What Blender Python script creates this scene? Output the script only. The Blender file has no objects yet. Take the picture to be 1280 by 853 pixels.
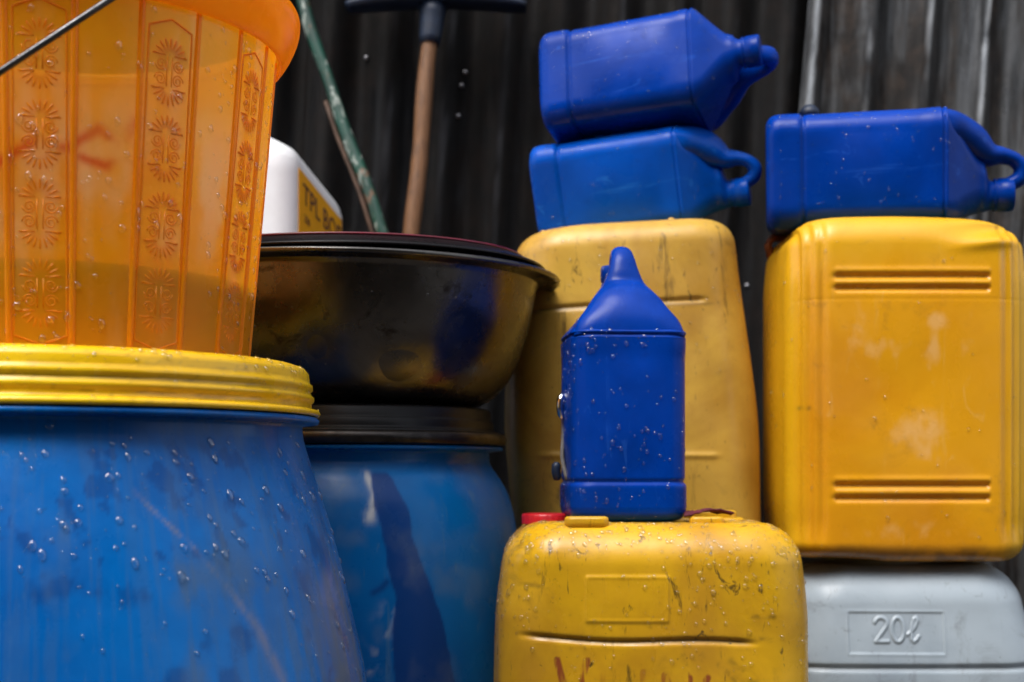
import bpy, math, random
import numpy as np
from mathutils import Matrix, Vector

random.seed(7)
rng = np.random.default_rng(11)
scene = bpy.context.scene
COL = scene.collection
R = math.radians

# ------------------------------------------------------------------ camera
EYE = 0.48                                   # lens height above the ground (m)
cam_d = bpy.data.cameras.new('camera')
cam = bpy.data.objects.new('camera', cam_d)
COL.objects.link(cam)
cam.location = (0, 0, EYE)
cam.rotation_euler = (R(90), 0, 0)
cam_d.sensor_width = 36
cam_d.lens = 50
cam_d.shift_y = 0.128
cam_d.clip_start = 0.02
cam_d.clip_end = 500
cam_d.dof.use_dof = True
cam_d.dof.focus_distance = 1.05
cam_d.dof.aperture_fstop = 7.1
scene.camera = cam

# ------------------------------------------------------------------ light
SUN_EL, SUN_AZ = 62, 212                     # azimuth clockwise from +Y
world = bpy.data.worlds.new('World')
scene.world = world
world.use_nodes = True
nt = world.node_tree
nt.nodes.clear()
sky = nt.nodes.new('ShaderNodeTexSky')
sky.sky_type = 'NISHITA'
sky.sun_disc = False
sky.sun_elevation = R(SUN_EL)
sky.sun_rotation = R(SUN_AZ)
sky.dust_density = 4.0
hsv = nt.nodes.new('ShaderNodeHueSaturation')
hsv.inputs['Saturation'].default_value = 0.32
bg = nt.nodes.new('ShaderNodeBackground')
bg.inputs['Strength'].default_value = 0.14
wo = nt.nodes.new('ShaderNodeOutputWorld')
nt.links.new(sky.outputs[0], hsv.inputs['Color'])
nt.links.new(hsv.outputs[0], bg.inputs[0])
nt.links.new(bg.outputs[0], wo.inputs[0])
sun_d = bpy.data.lights.new('sun', 'SUN')
sun_d.energy = 1.15
sun_d.angle = R(32)
sun_d.color = (1.0, 0.97, 0.93)
sun = bpy.data.objects.new('sun', sun_d)
COL.objects.link(sun)
sdir = Vector((math.sin(R(SUN_AZ)) * math.cos(R(SUN_EL)), math.cos(R(SUN_AZ)) * math.cos(R(SUN_EL)), math.sin(R(SUN_EL))))
sun.rotation_euler = (-sdir).to_track_quat('-Z', 'Y').to_euler()
sun.location = (0, -1, 4)

scene.view_settings.view_transform = 'Standard'
scene.view_settings.look = 'None'
scene.view_settings.gamma = 1
scene.view_settings.use_curve_mapping = False
scene.view_settings.exposure = 1.05
scene.render.engine = 'CYCLES'
scene.cycles.max_bounces = 10
scene.cycles.transparent_max_bounces = 16
scene.cycles.use_denoising = True
scene.render.resolution_x = 1024
scene.render.resolution_y = 682


# ------------------------------------------------------------------ helpers
def S(e0, e1, v):
    t = np.clip((v - e0) / (e1 - e0), 0, 1)
    return t * t * (3 - 2 * t)


def tag(o, label=None, cat=None, group=None, kind=None):
    if label: o['label'] = label
    if cat: o['category'] = cat
    if group: o['group'] = group
    if kind: o['kind'] = kind
    return o


def empty(name, loc, label, cat, group=None, mat=None):
    o = bpy.data.objects.new(name, None)
    o.empty_display_size = 0.05
    COL.objects.link(o)
    if mat is not None:
        o.matrix_world = Matrix.Translation(loc) @ mat.to_4x4()
    else:
        o.location = loc
    return tag(o, label, cat, group)


def link(name, me, mat, parent=None, loc=None):
    o = bpy.data.objects.new(name, me)
    COL.objects.link(o)
    if mat and not me.materials:
        me.materials.append(mat)
    if parent: o.parent = parent
    if loc is not None: o.location = loc
    return o


def mesh(name, V, F, smooth=True, mask=None):
    me = bpy.data.meshes.new(name)
    me.from_pydata([tuple(v) for v in np.asarray(V).tolist()], [], F)
    if smooth:
        me.polygons.foreach_set('use_smooth', np.ones(len(me.polygons), dtype=bool))
    if mask is not None:
        a = me.color_attributes.new('mask', 'FLOAT_COLOR', 'POINT')
        m = np.ones((len(me.vertices), 4), dtype=np.float32)
        m[:, :3] = 0
        m[:mask.shape[0], :mask.shape[1]] = mask
        a.data.foreach_set('color', m.ravel())
    me.update()
    return me


def grid_faces(M, N, closed=True, off=0):
    j = np.arange(N if closed else N - 1)
    jn = (j + 1) % N
    out = []
    for i in range(M - 1):
        a = off + i * N
        out += np.stack([a + j, a + jn, a + N + jn, a + N + j], 1).tolist()
    return out


def grid_mesh(name, P, closed=True, cap0=False, cap1=False, mask=None):
    M, N, _ = P.shape
    F = grid_faces(M, N, closed)
    if cap0: F.append(list(range(N))[::-1])
    if cap1: F.append([(M - 1) * N + k for k in range(N)])
    return mesh(name, P.reshape(-1, 3), F, True, None if mask is None else mask.reshape(M * N, -1))


def dens(prof, step):
    """resample a polyline of (r, z) points about every `step` metres, keeping the corners"""
    out = [prof[0]]
    for a, b in zip(prof[:-1], prof[1:]):
        L = math.hypot(b[0] - a[0], b[1] - a[1])
        n = max(1, int(L / step))
        for k in range(1, n + 1):
            out.append((a[0] + (b[0] - a[0]) * k / n, a[1] + (b[1] - a[1]) * k / n))
    return out


def catmull(pts, n):
    pts = [np.array(p, float) for p in pts]
    pts = [2 * pts[0] - pts[1]] + pts + [2 * pts[-1] - pts[-2]]
    out = []
    for i in range(1, len(pts) - 2):
        p0, p1, p2, p3 = pts[i - 1:i + 3]
        for k in range(n):
            t = k / n
            out.append(.5 * (2 * p1 + (p2 - p0) * t + (2 * p0 - 5 * p1 + 4 * p2 - p3) * t * t + (3 * p1 - p0 - 3 * p2 + p3) * t ** 3))
    out.append(pts[-2])
    return np.array(out)


def lathe(prof, N=128):
    """(r, z) profile turned round Z -> grid (M, N, 3), faces outward when z rises"""
    p = np.array(prof)
    th = np.linspace(0, 2 * math.pi, N, endpoint=False)
    X = p[:, 0:1] * np.cos(th)[None]
    Y = p[:, 0:1] * np.sin(th)[None]
    Z = np.repeat(p[:, 1:2], N, 1)
    return np.stack([X, Y, Z], 2)


def tube_data(pts, r, n=6, closed=False):
    pts = np.array(pts, float)
    M = len(pts)
    r = np.broadcast_to(np.asarray(r, float), (M,))
    if closed:
        T = np.roll(pts, -1, 0) - np.roll(pts, 1, 0)
    else:
        T = np.gradient(pts, axis=0)
    T /= np.linalg.norm(T, axis=1)[:, None] + 1e-12
    up = np.array([0, 0, 1.0]) if abs(T[0][2]) < .9 else np.array([1.0, 0, 0])
    Nn = up - T[0] * np.dot(up, T[0]); Nn /= np.linalg.norm(Nn)
    rows = []
    for i in range(M):
        Nn = Nn - T[i] * np.dot(Nn, T[i]); Nn /= np.linalg.norm(Nn) + 1e-12
        B = np.cross(T[i], Nn)
        a = np.arange(n) * 2 * math.pi / n
        rows.append(pts[i] + r[i] * (np.cos(a)[:, None] * Nn + np.sin(a)[:, None] * B))
    return np.array(rows)


class MB:
    def __init__(s): s.V = []; s.F = []; s.n = 0
    def add(s, V, F):
        V = np.asarray(V, float).reshape(-1, 3)
        s.V.append(V); s.F += [[i + s.n for i in f] for f in F]; s.n += len(V)
    def tube(s, pts, r, n=6, closed=False):
        P = tube_data(pts, r, n, closed)
        M = len(P)
        F = grid_faces(M, n)
        if closed:
            F += [[(M - 1) * n + k, (M - 1) * n + (k + 1) % n, (k + 1) % n, k] for k in range(n)]
        else:
            F += [list(range(n))[::-1], [(M - 1) * n + k for k in range(n)]]
        s.add(P, F)
    def box(s, x0, x1, y0, y1, z0, z1):
        V = [(x, y, z) for z in (z0, z1) for x, y in ((x0, y0), (x1, y0), (x1, y1), (x0, y1))]
        s.add(V, [[3, 2, 1, 0], [4, 5, 6, 7], [0, 1, 5, 4], [1, 2, 6, 5], [2, 3, 7, 6], [3, 0, 4, 7]])
    def build(s, name, mat, parent=None, smooth=True, loc=None):
        return link(name, mesh(name, np.concatenate(s.V), s.F, smooth), mat, parent, loc)


def rrect(a, b, r, ns, nf, nc):
    """rounded rectangle grid. a, b, r: arrays per row. order: front (-y) left to right, right, back, left.
    returns X, Y (M, N), normals nx, ny (N,) and side parameter s (N,) (0 in corners' place +-1)"""
    a = np.asarray(a)[:, None]; b = np.asarray(b)[:, None]; r = np.asarray(r)[:, None]
    sf = np.linspace(-1, 1, nf); ss = np.linspace(-1, 1, ns)
    th = (np.arange(1, nc) / nc) * math.pi / 2
    X, Y, NX, NY, SS = [], [], [], [], []
    def side(s, fx, fy, nx, ny):
        X.append(fx(s)); Y.append(fy(s)); NX.append(np.full(len(s), nx)); NY.append(np.full(len(s), ny)); SS.append(s)
    def corner(cx, cy, t0):
        t = t0 + th
        X.append(cx * (a - r) + r * np.cos(t)[None]); Y.append(cy * (b - r) + r * np.sin(t)[None])
        NX.append(np.cos(t)); NY.append(np.sin(t)); SS.append(np.ones(len(t)))
    one = lambda s: np.ones_like(s)[None]
    side(sf, lambda s: (a - r) * s[None], lambda s: -b * one(s), 0, -1); corner(1, -1, -math.pi / 2)
    side(ss, lambda s: a * one(s), lambda s: (b - r) * s[None], 1, 0); corner(1, 1, 0)
    side(ss, lambda s: -(a - r) * s[None], lambda s: b * one(s), 0, 1); corner(-1, 1, math.pi / 2)
    side(ss, lambda s: -a * one(s), lambda s: -(b - r) * s[None], -1, 0); corner(-1, -1, math.pi)
    return (np.concatenate(X, 1), np.concatenate(Y, 1), np.concatenate(NX), np.concatenate(NY), np.concatenate(SS))


def seg_dist(x, z, pts):
    d = np.full(x.shape, 9.0)
    for (x0, z0), (x1, z1) in zip(pts[:-1], pts[1:]):
        dx, dz = x1 - x0, z1 - z0
        t = np.clip(((x - x0) * dx + (z - z0) * dz) / (dx * dx + dz * dz + 1e-12), 0, 1)
        d = np.minimum(d, np.hypot(x - x0 - t * dx, z - z0 - t * dz))
    return d


def vnoise(x, y, seed=0, octaves=4):
    """cheap smooth value noise on arrays, 0..1"""
    out = np.zeros_like(x, dtype=float); amp = 1.0; tot = 0.0
    for o in range(octaves):
        f = 2 ** o
        xi = np.floor(x * f).astype(int); yi = np.floor(y * f).astype(int)
        xf = x * f - xi; yf = y * f - yi
        xf = xf * xf * (3 - 2 * xf); yf = yf * yf * (3 - 2 * yf)
        h = lambda i, j: np.mod(np.sin(i * 127.1 + j * 311.7 + seed * 74.7 + o * 17.3) * 43758.5453, 1.0)
        v = (h(xi, yi) * (1 - xf) + h(xi + 1, yi) * xf) * (1 - yf) + (h(xi, yi + 1) * (1 - xf) + h(xi + 1, yi + 1) * xf) * yf
        out += amp * v; tot += amp; amp *= .5
    return out / tot


# ------------------------------------------------------------------ materials
def new_mat(name):
    m = bpy.data.materials.new(name)
    m.use_nodes = True
    t = m.node_tree
    p = t.nodes['Principled BSDF']
    return m, t, p


def nd(t, typ, **kw):
    n = t.nodes.new(typ)
    for k, v in kw.items():
        setattr(n, k, v)
    return n


def noise(t, co, scale, detail=4, rough=.55, dist=0.0, mscale=None, loc=None):
    if mscale is not None or loc is not None:
        mp = nd(t, 'ShaderNodeMapping')
        if mscale: mp.inputs['Scale'].default_value = mscale
        if loc: mp.inputs['Location'].default_value = loc
        t.links.new(co, mp.inputs[0]); co = mp.outputs[0]
    n = nd(t, 'ShaderNodeTexNoise')
    n.inputs['Scale'].default_value = scale
    n.inputs['Detail'].default_value = detail
    n.inputs['Roughness'].default_value = rough
    n.inputs['Distortion'].default_value = dist
    t.links.new(co, n.inputs['Vector'])
    return n.outputs['Fac']


def ramp(t, f, lo, hi, v0=0.0, v1=1.0):
    n = nd(t, 'ShaderNodeMapRange', interpolation_type='SMOOTHSTEP')
    n.inputs['From Min'].default_value = lo; n.inputs['From Max'].default_value = hi
    n.inputs['To Min'].default_value = v0; n.inputs['To Max'].default_value = v1
    t.links.new(f, n.inputs['Value'])
    return n.outputs[0]


def math_(t, op, a, b):
    n = nd(t, 'ShaderNodeMath', operation=op)
    for i, v in enumerate((a, b)):
        if isinstance(v, (int, float)): n.inputs[i].default_value = v
        else: t.links.new(v, n.inputs[i])
    return n.outputs[0]


def mix(t, f, a, b):
    n = nd(t, 'ShaderNodeMix', data_type='RGBA')
    for sock, v in ((n.inputs[0], f), (n.inputs[6], a), (n.inputs[7], b)):
        if isinstance(v, (int, float)): sock.default_value = v
        elif isinstance(v, tuple): sock.default_value = (*v, 1)
        else: t.links.new(v, sock)
    return n.outputs[2]


def coords(t):
    return nd(t, 'ShaderNodeTexCoord').outputs['Object']


def masks(t):
    a = nd(t, 'ShaderNodeAttribute', attribute_name='mask')
    s = nd(t, 'ShaderNodeSeparateColor')
    t.links.new(a.outputs['Color'], s.inputs[0])
    return s.outputs


def bump(t, p, h, strength, dist=0.002):
    b = nd(t, 'ShaderNodeBump')
    b.inputs['Strength'].default_value = strength
    b.inputs['Distance'].default_value = dist
    t.links.new(h, b.inputs['Height'])
    t.links.new(b.outputs[0], p.inputs['Normal'])


def plastic(name, col, col2, grime, g_amt=.5, rough=.32, patch=5.0, g_scale=30, scratch=.5, cr=None, cg=None, cb=None,
            sss=0.0, seed=0.0, s_col=None, s_dir=(60, 60, 5), wet_b=True, bump_s=.25, spec=.5):
    m, t, p = new_mat(name)
    co = coords(t)
    f1 = ramp(t, noise(t, co, patch, 5, .6, .4, loc=(seed, seed * .7, 0)), .35, .68)
    c = mix(t, f1, col, col2)
    # dirt in pores and clouds
    g1 = ramp(t, noise(t, co, g_scale, 8, .72, .6, loc=(0, seed, 1)), .52, .74)
    g2 = ramp(t, noise(t, co, g_scale * .22, 4, .6, 1.0, loc=(seed, 0, 2)), .42, .66)
    g = math_(t, 'MULTIPLY', math_(t, 'MULTIPLY', g1, g2), g_amt)
    c = mix(t, g, c, grime)
    # fine specks
    sp = ramp(t, noise(t, co, g_scale * 9, 2, .5), .70, .80, 0, .5 * g_amt)
    c = mix(t, sp, c, grime)
    # scratches: strongly stretched noise, in two directions
    s1 = ramp(t, noise(t, co, 1, 6, .7, .3, mscale=s_dir), .60, .70)
    s2 = ramp(t, noise(t, co, 1, 5, .7, 1.2, mscale=(70, 70, 26), loc=(3, 1, seed)), .62, .70)
    s = math_(t, 'MULTIPLY', math_(t, 'MAXIMUM', s1, s2), scratch)
    c = mix(t, s, c, s_col if s_col else grime)
    mk = masks(t)
    for sock, cc in zip(mk, (cr, cg, cb)):
        if cc: c = mix(t, sock, c, cc)
    t.links.new(c, p.inputs['Base Color'])
    rr = ramp(t, noise(t, co, 14, 5, .6, loc=(9, seed, 0)), .3, .7, rough - .08, rough + .16)
    rr = math_(t, 'ADD', rr, math_(t, 'MULTIPLY', g, .25))
    t.links.new(rr, p.inputs['Roughness'])
    p.inputs['Specular IOR Level'].default_value = spec
    if sss:
        p.inputs['Subsurface Weight'].default_value = sss
        p.inputs['Subsurface Radius'].default_value = (.02, .012, .006)
        p.inputs['Subsurface Scale'].default_value = .3
    hh = math_(t, 'ADD', noise(t, co, 45, 6, .6), math_(t, 'MULTIPLY', s, -.35))
    bump(t, p, hh, bump_s, .0012)
    return m


def simple(name, col, rough=.4, metal=0.0, var=.25, scale=60, bump_s=.1, spec=.5):
    m, t, p = new_mat(name)
    co = coords(t)
    d = tuple(v * (1 - var) for v in col)
    f = ramp(t, noise(t, co, scale, 6, .65, .3), .35, .7)
    t.links.new(mix(t, f, col, d), p.inputs['Base Color'])
    t.links.new(ramp(t, noise(t, co, scale * .5, 4), .3, .7, rough - .07, rough + .1), p.inputs['Roughness'])
    p.inputs['Metallic'].default_value = metal
    p.inputs['Specular IOR Level'].default_value = spec
    bump(t, p, noise(t, co, scale * 2, 5), bump_s, .001)
    return m


def corrugated_mat(name, metal_col, rust_a, rust_b, bias, metal=.75, rough=.42, worn=(.5, .5, .5), spec=.5):
    m, t, p = new_mat(name)
    co = coords(t)
    st = noise(t, co, 1, 7, .65, .5, mscale=(26, 26, 2.2))           # runs of rust down the sheet
    cl = noise(t, co, 5, 6, .65, .8)
    f = math_(t, 'ADD', math_(t, 'MULTIPLY', st, .62), math_(t, 'MULTIPLY', cl, .38))
    rf = ramp(t, f, bias - .07, bias + .06)
    rust = mix(t, ramp(t, noise(t, co, 34, 7, .7), .4, .65), rust_a, rust_b)
    base = mix(t, ramp(t, noise(t, co, 1, 5, .6, mscale=(90, 90, 5)), .4, .65), metal_col, tuple(v * .45 for v in metal_col))
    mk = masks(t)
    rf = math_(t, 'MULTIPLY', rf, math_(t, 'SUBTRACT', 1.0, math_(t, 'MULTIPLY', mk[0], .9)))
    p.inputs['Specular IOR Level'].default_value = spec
    base = mix(t, mk[0], base, worn)  # worn is the colour of the highlights painted along the ridges
    t.links.new(mix(t, rf, base, rust), p.inputs['Base Color'])
    t.links.new(ramp(t, rf, 0, 1, metal, .05), p.inputs['Metallic'])
    t.links.new(math_(t, 'ADD', ramp(t, noise(t, co, 1, 5, .7, mscale=(60, 60, 9)), .3, .7, rough - .12, rough + .15), math_(t, 'MULTIPLY', rf, .25)), p.inputs['Roughness'])
    bump(t, p, noise(t, co, 60, 7, .7), .35, .002)
    return m


M_YEL_F = plastic('yellow_plastic_grimy', (.68, .38, .010), (.47, .235, .012), (.055, .034, .012), 1.0, .28, 8, 26, .85, cr=(.20, .02, .018), cg=(.07, .045, .015), seed=1.3, s_dir=(50, 50, 9), bump_s=.3)
M_YEL_M = plastic('yellow_plastic_faded', (.60, .36, .055), (.42, .22, .030), (.10, .058, .018), 1.0, .36, 9, 24, .8, cg=(.10, .06, .02), seed=4.1, bump_s=.3)
M_YEL_R = plastic('yellow_plastic_orange', (.72, .33, .008), (.62, .25, .006), (.16, .07, .012), .5, .30, 4, 30, .25, cr=(.76, .42, .13), cg=(.20, .09, .012), cb=(.74, .43, .008), seed=7.7, s_col=(.75, .45, .12))
M_WHITE_CAN = plastic('white_plastic_grimy', (.36, .425, .48), (.26, .315, .37), (.09, .09, .09), .95, .34, 6, 24, .25, cg=(.12, .13, .14), seed=2.2)
M_BLUE_JUG = plastic('cobalt_plastic', (.0002, .042, .34), (.0002, .029, .24), (.002, .007, .07), .7, .26, 9, 30, .55, seed=3.3, s_col=(.012, .085, .46), bump_s=.16, spec=.13)
M_BLUE_JUG2 = plastic('cobalt_plastic_light', (.001, .085, .50), (.001, .065, .40), (.002, .02, .12), .7, .28, 9, 30, .55, seed=5.3, s_col=(.02, .17, .6), bump_s=.16, spec=.15)
M_BARREL = plastic('blue_barrel_plastic', (.0003, .135, .47), (.0003, .082, .33), (.012, .032, .07), .65, .26, 5, 12, .55, cr=(.22, .19, .20), cg=(.001, .028, .16), cb=(.055, .11, .21), seed=6.1, s_col=(.03, .13, .36), s_dir=(90, 90, 4), spec=.2)
M_BARREL2 = plastic('blue_barrel_plastic_dull', (.0008, .13, .42), (.0008, .09, .33), (.03, .05, .08), .6, .30, 5, 12, .4, cr=(.55, .57, .58), cg=(.003, .040, .20), cb=(.16, .20, .24), seed=8.4, s_col=(.08, .17, .28), spec=.2)
M_LID_Y = plastic('yellow_lid_plastic', (.88, .56, .008), (.82, .47, .006), (.25, .13, .01), .45, .24, 7, 36, .5, cg=(.22, .12, .012), seed=1.9, s_col=(.85, .6, .1), bump_s=.15)
M_BLACK = simple('black_plastic', (.006, .006, .007), .38, 0, .4, 40, spec=.2)
M_RING = simple('dark_clamp_metal', (.055, .050, .048), .36, .85, .6, 50, .25)
M_RED = simple('red_plastic', (.55, .012, .02), .35, 0, .25, 90)
M_ORANGE = simple('brown_orange_plastic', (.30, .075, .010), .45, 0, .4, 70)
M_WHITE = simple('white_plastic', (.80, .81, .83), .35, 0, .06, 30, .05)
M_LABEL = simple('orange_label_paper', (.92, .42, .006), .5, 0, .08, 40, .03)
M_INK = simple('dark_ink', (.10, .03, .03), .6, 0, .3, 80, .03)
M_STEEL = simple('grey_steel_wire', (.11, .11, .115), .34, .85, .4, 120, .2)
M_BRIGHT = simple('bright_metal', (.75, .77, .80), .18, 1.0, .1, 80, .05)
M_CORD = simple('grey_cord', (.20, .19, .18), .7, 0, .4, 160, .3)
M_MAROON = simple('maroon_enamel', (.16, .012, .03), .3, 0, .4, 70)
M_CLOTH = simple('maroon_cloth', (.11, .008, .022), .85, 0, .5, 240, .5)
M_DARKLID = simple('dark_enamel', (.006, .005, .006), .30, .0, .4, 40, spec=.25)
M_DKBLUE = simple('dark_blue_plastic', (.006, .017, .045), .5, 0, .4, 60)
M_BRISTLE = simple('dark_red_bristle', (.035, .010, .010), .7, 0, .5, 90)
M_CONC = simple('concrete', (.13, .125, .12), .85, 0, .5, 14, .5)
M_WALLBACK = simple('weathered_boards', (.06, .05, .042), .8, 0, .5, 6, .4)
M_NAIL = simple('nail_head_zinc', (.26, .26, .28), .4, 1.0, .3, 200)


def wood_mat():
    m, t, p = new_mat('worn_wood')
    co = coords(t)
    f = ramp(t, noise(t, co, 1, 7, .65, 1.0, mscale=(120, 120, 9)), .35, .68)
    c = mix(t, f, (.19, .085, .030), (.105, .043, .015))
    c = mix(t, ramp(t, noise(t, co, 30, 6, .7), .55, .7, 0, .7), c, (.07, .035, .018))
    t.links.new(c, p.inputs['Base Color'])
    p.inputs['Roughness'].default_value = .6
    bump(t, p, f, .4, .001)
    return m


def pole_mat():
    m, t, p = new_mat('chipped_green_paint')
    co = coords(t)
    c = mix(t, ramp(t, noise(t, co, 22, 6, .6), .35, .65), (.006, .062, .040), (.008, .038, .027))
    chip = ramp(t, noise(t, co, 1, 6, .7, .6, mscale=(75, 75, 26)), .54, .61)
    c = mix(t, chip, c, (.30, .34, .30))
    rust = ramp(t, noise(t, co, 30, 5, .7, loc=(4, 4, 4)), .60, .66)
    c = mix(t, rust, c, (.17, .085, .045))
    t.links.new(c, p.inputs['Base Color'])
    p.inputs['Roughness'].default_value = .34
    bump(t, p, chip, .4, .001)
    return m


def basin_mat():
    m, t, p = new_mat('tarnished_metal')
    co = coords(t)
    c = mix(t, ramp(t, noise(t, co, 9, 6, .65, .6), .35, .7), (.145, .138, .128), (.082, .079, .075))
    soot = ramp(t, noise(t, co, 26, 8, .72, .5), .56, .68)
    c = mix(t, soot, c, (.035, .028, .022))
    t.links.new(c, p.inputs['Base Color'])
    p.inputs['Metallic'].default_value = .95
    t.links.new(math_(t, 'ADD', ramp(t, noise(t, co, 18, 6, .65), .3, .7, .20, .34), math_(t, 'MULTIPLY', soot, .2)), p.inputs['Roughness'])
    h = math_(t, 'ADD', noise(t, co, 7, 3, .5), math_(t, 'MULTIPLY', noise(t, co, 80, 5, .6), .10))
    bump(t, p, h, .5, .006)
    return m


def bucket_mat():
    m, t, p = new_mat('translucent_orange_plastic')
    co = coords(t)
    mk = masks(t)
    c = mix(t, ramp(t, noise(t, co, 7, 5, .6, .5), .35, .7), (.96, .45, .010), (.95, .38, .008))
    c = mix(t, mk[0], c, (.95, .66, .34))           # dried soap clouds
    c = mix(t, mk[1], c, (.72, .07, .01))           # red smears
    t.links.new(c, p.inputs['Base Color'])
    t.links.new(ramp(t, noise(t, co, 20, 5), .3, .7, .20, .36), p.inputs['Roughness'])
    bump(t, p, noise(t, co, 30, 5, .6), .15, .001)
    tl = nd(t, 'ShaderNodeBsdfTranslucent'); t.links.new(c, tl.inputs[0])
    tr = nd(t, 'ShaderNodeBsdfTransparent'); tr.inputs[0].default_value = (1.0, .72, .22, 1)
    m1 = nd(t, 'ShaderNodeMixShader'); m1.inputs[0].default_value = .50
    t.links.new(p.outputs[0], m1.inputs[1]); t.links.new(tl.outputs[0], m1.inputs[2])
    m2 = nd(t, 'ShaderNodeMixShader')
    t.links.new(math_(t, 'SUBTRACT', .13, math_(t, 'MULTIPLY', mk[0], .10)), m2.inputs[0])
    t.links.new(m1.outputs[0], m2.inputs[1]); t.links.new(tr.outputs[0], m2.inputs[2])
    t.links.new(m2.outputs[0], t.nodes['Material Output'].inputs[0])
    return m


def water_mat(name, col, trans):
    m, t, p = new_mat(name)
    co = coords(t)
    f = ramp(t, noise(t, co, 20, 3), .3, .7)
    t.links.new(mix(t, f, col, tuple(v * .8 for v in col)), p.inputs['Base Color'])
    p.inputs['Roughness'].default_value = .03
    p.inputs['IOR'].default_value = 1.33
    p.inputs['Transmission Weight'].default_value = trans
    return m


def drop_mat():
    # a bead is too small to trace through: clear film that lets the light by, with a mirror-sharp skin
    m, t, p = new_mat('water_drop')
    tr = nd(t, 'ShaderNodeBsdfTransparent'); tr.inputs[0].default_value = (.97, .98, .98, 1)
    rf = nd(t, 'ShaderNodeBsdfRefraction'); rf.inputs['IOR'].default_value = 1.33; rf.inputs['Roughness'].default_value = .02
    lens = nd(t, 'ShaderNodeMixShader'); lens.inputs[0].default_value = .5
    t.links.new(tr.outputs[0], lens.inputs[1]); t.links.new(rf.outputs[0], lens.inputs[2])
    gl = nd(t, 'ShaderNodeBsdfGlossy'); gl.inputs['Roughness'].default_value = .04
    fr_ = nd(t, 'ShaderNodeFresnel'); fr_.inputs['IOR'].default_value = 1.85
    mx = nd(t, 'ShaderNodeMixShader')
    n = noise(t, coords(t), 300, 2)
    t.links.new(ramp(t, n, 0, 1, .02, .07), gl.inputs['Roughness'])
    gm = nd(t, 'ShaderNodeNewGeometry')                 # only the outer skin of a bead mirrors
    t.links.new(math_(t, 'MULTIPLY', fr_.outputs[0], math_(t, 'SUBTRACT', 1.0, gm.outputs['Backfacing'])), mx.inputs[0]); t.links.new(lens.outputs[0], mx.inputs[1]); t.links.new(gl.outputs[0], mx.inputs[2])
    t.links.new(mx.outputs[0], t.nodes['Material Output'].inputs[0])
    return m


def ground_mat():
    m, t, p = new_mat('wet_earth')
    co = coords(t)
    c = mix(t, ramp(t, noise(t, co, 5, 8, .7), .35, .65), (.055, .042, .032), (.028, .022, .018))
    t.links.new(c, p.inputs['Base Color'])
    t.links.new(ramp(t, noise(t, co, 2, 4), .4, .6, .35, .85), p.inputs['Roughness'])
    bump(t, p, noise(t, co, 18, 8, .7), .7, .02)
    return m


M_WOOD, M_POLE, M_BASIN, M_BUCKET = wood_mat(), pole_mat(), basin_mat(), bucket_mat()
M_DROP = drop_mat()
M_MURK = water_mat('murky_amber_water', (.22, .10, .015), 0.0)
M_SHEET_DARK = corrugated_mat('shade_toned_corrugated_iron', (.011, .011, .012), (.002, .0015, .0013), (.006, .0034, .0025), .47, .4, .42, (.05, .05, .054), spec=.2)  # dark iron and rust, with the wall's shade put into the colour
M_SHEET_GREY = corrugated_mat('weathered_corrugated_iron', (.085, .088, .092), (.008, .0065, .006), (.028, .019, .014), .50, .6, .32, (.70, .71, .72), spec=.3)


# ------------------------------------------------------------------ setting
g = MB()
g.add([(-60, -60, 0), (60, -60, 0), (60, 60, 0), (-60, 60, 0)], [[0, 1, 2, 3]])
tag(g.build('ground', ground_mat(), smooth=False), kind='structure')
g = MB()
g.box(.022, .243, 1.405, 1.886, 0, .372)
g.box(-1.0, .019, 1.60, 1.886, 0, .372)
led = g.build('concrete_ledge', M_CONC, smooth=False)
tag(led, kind='structure')
# unseen yard wall behind the camera, added and sized to cut low sky light
g = MB()
g.box(-3.6, 3.6, -1.8, -1.6, 0, 3.0)
tag(g.build('unseen_shade_wall', M_WALLBACK, smooth=False), kind='structure')


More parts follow.
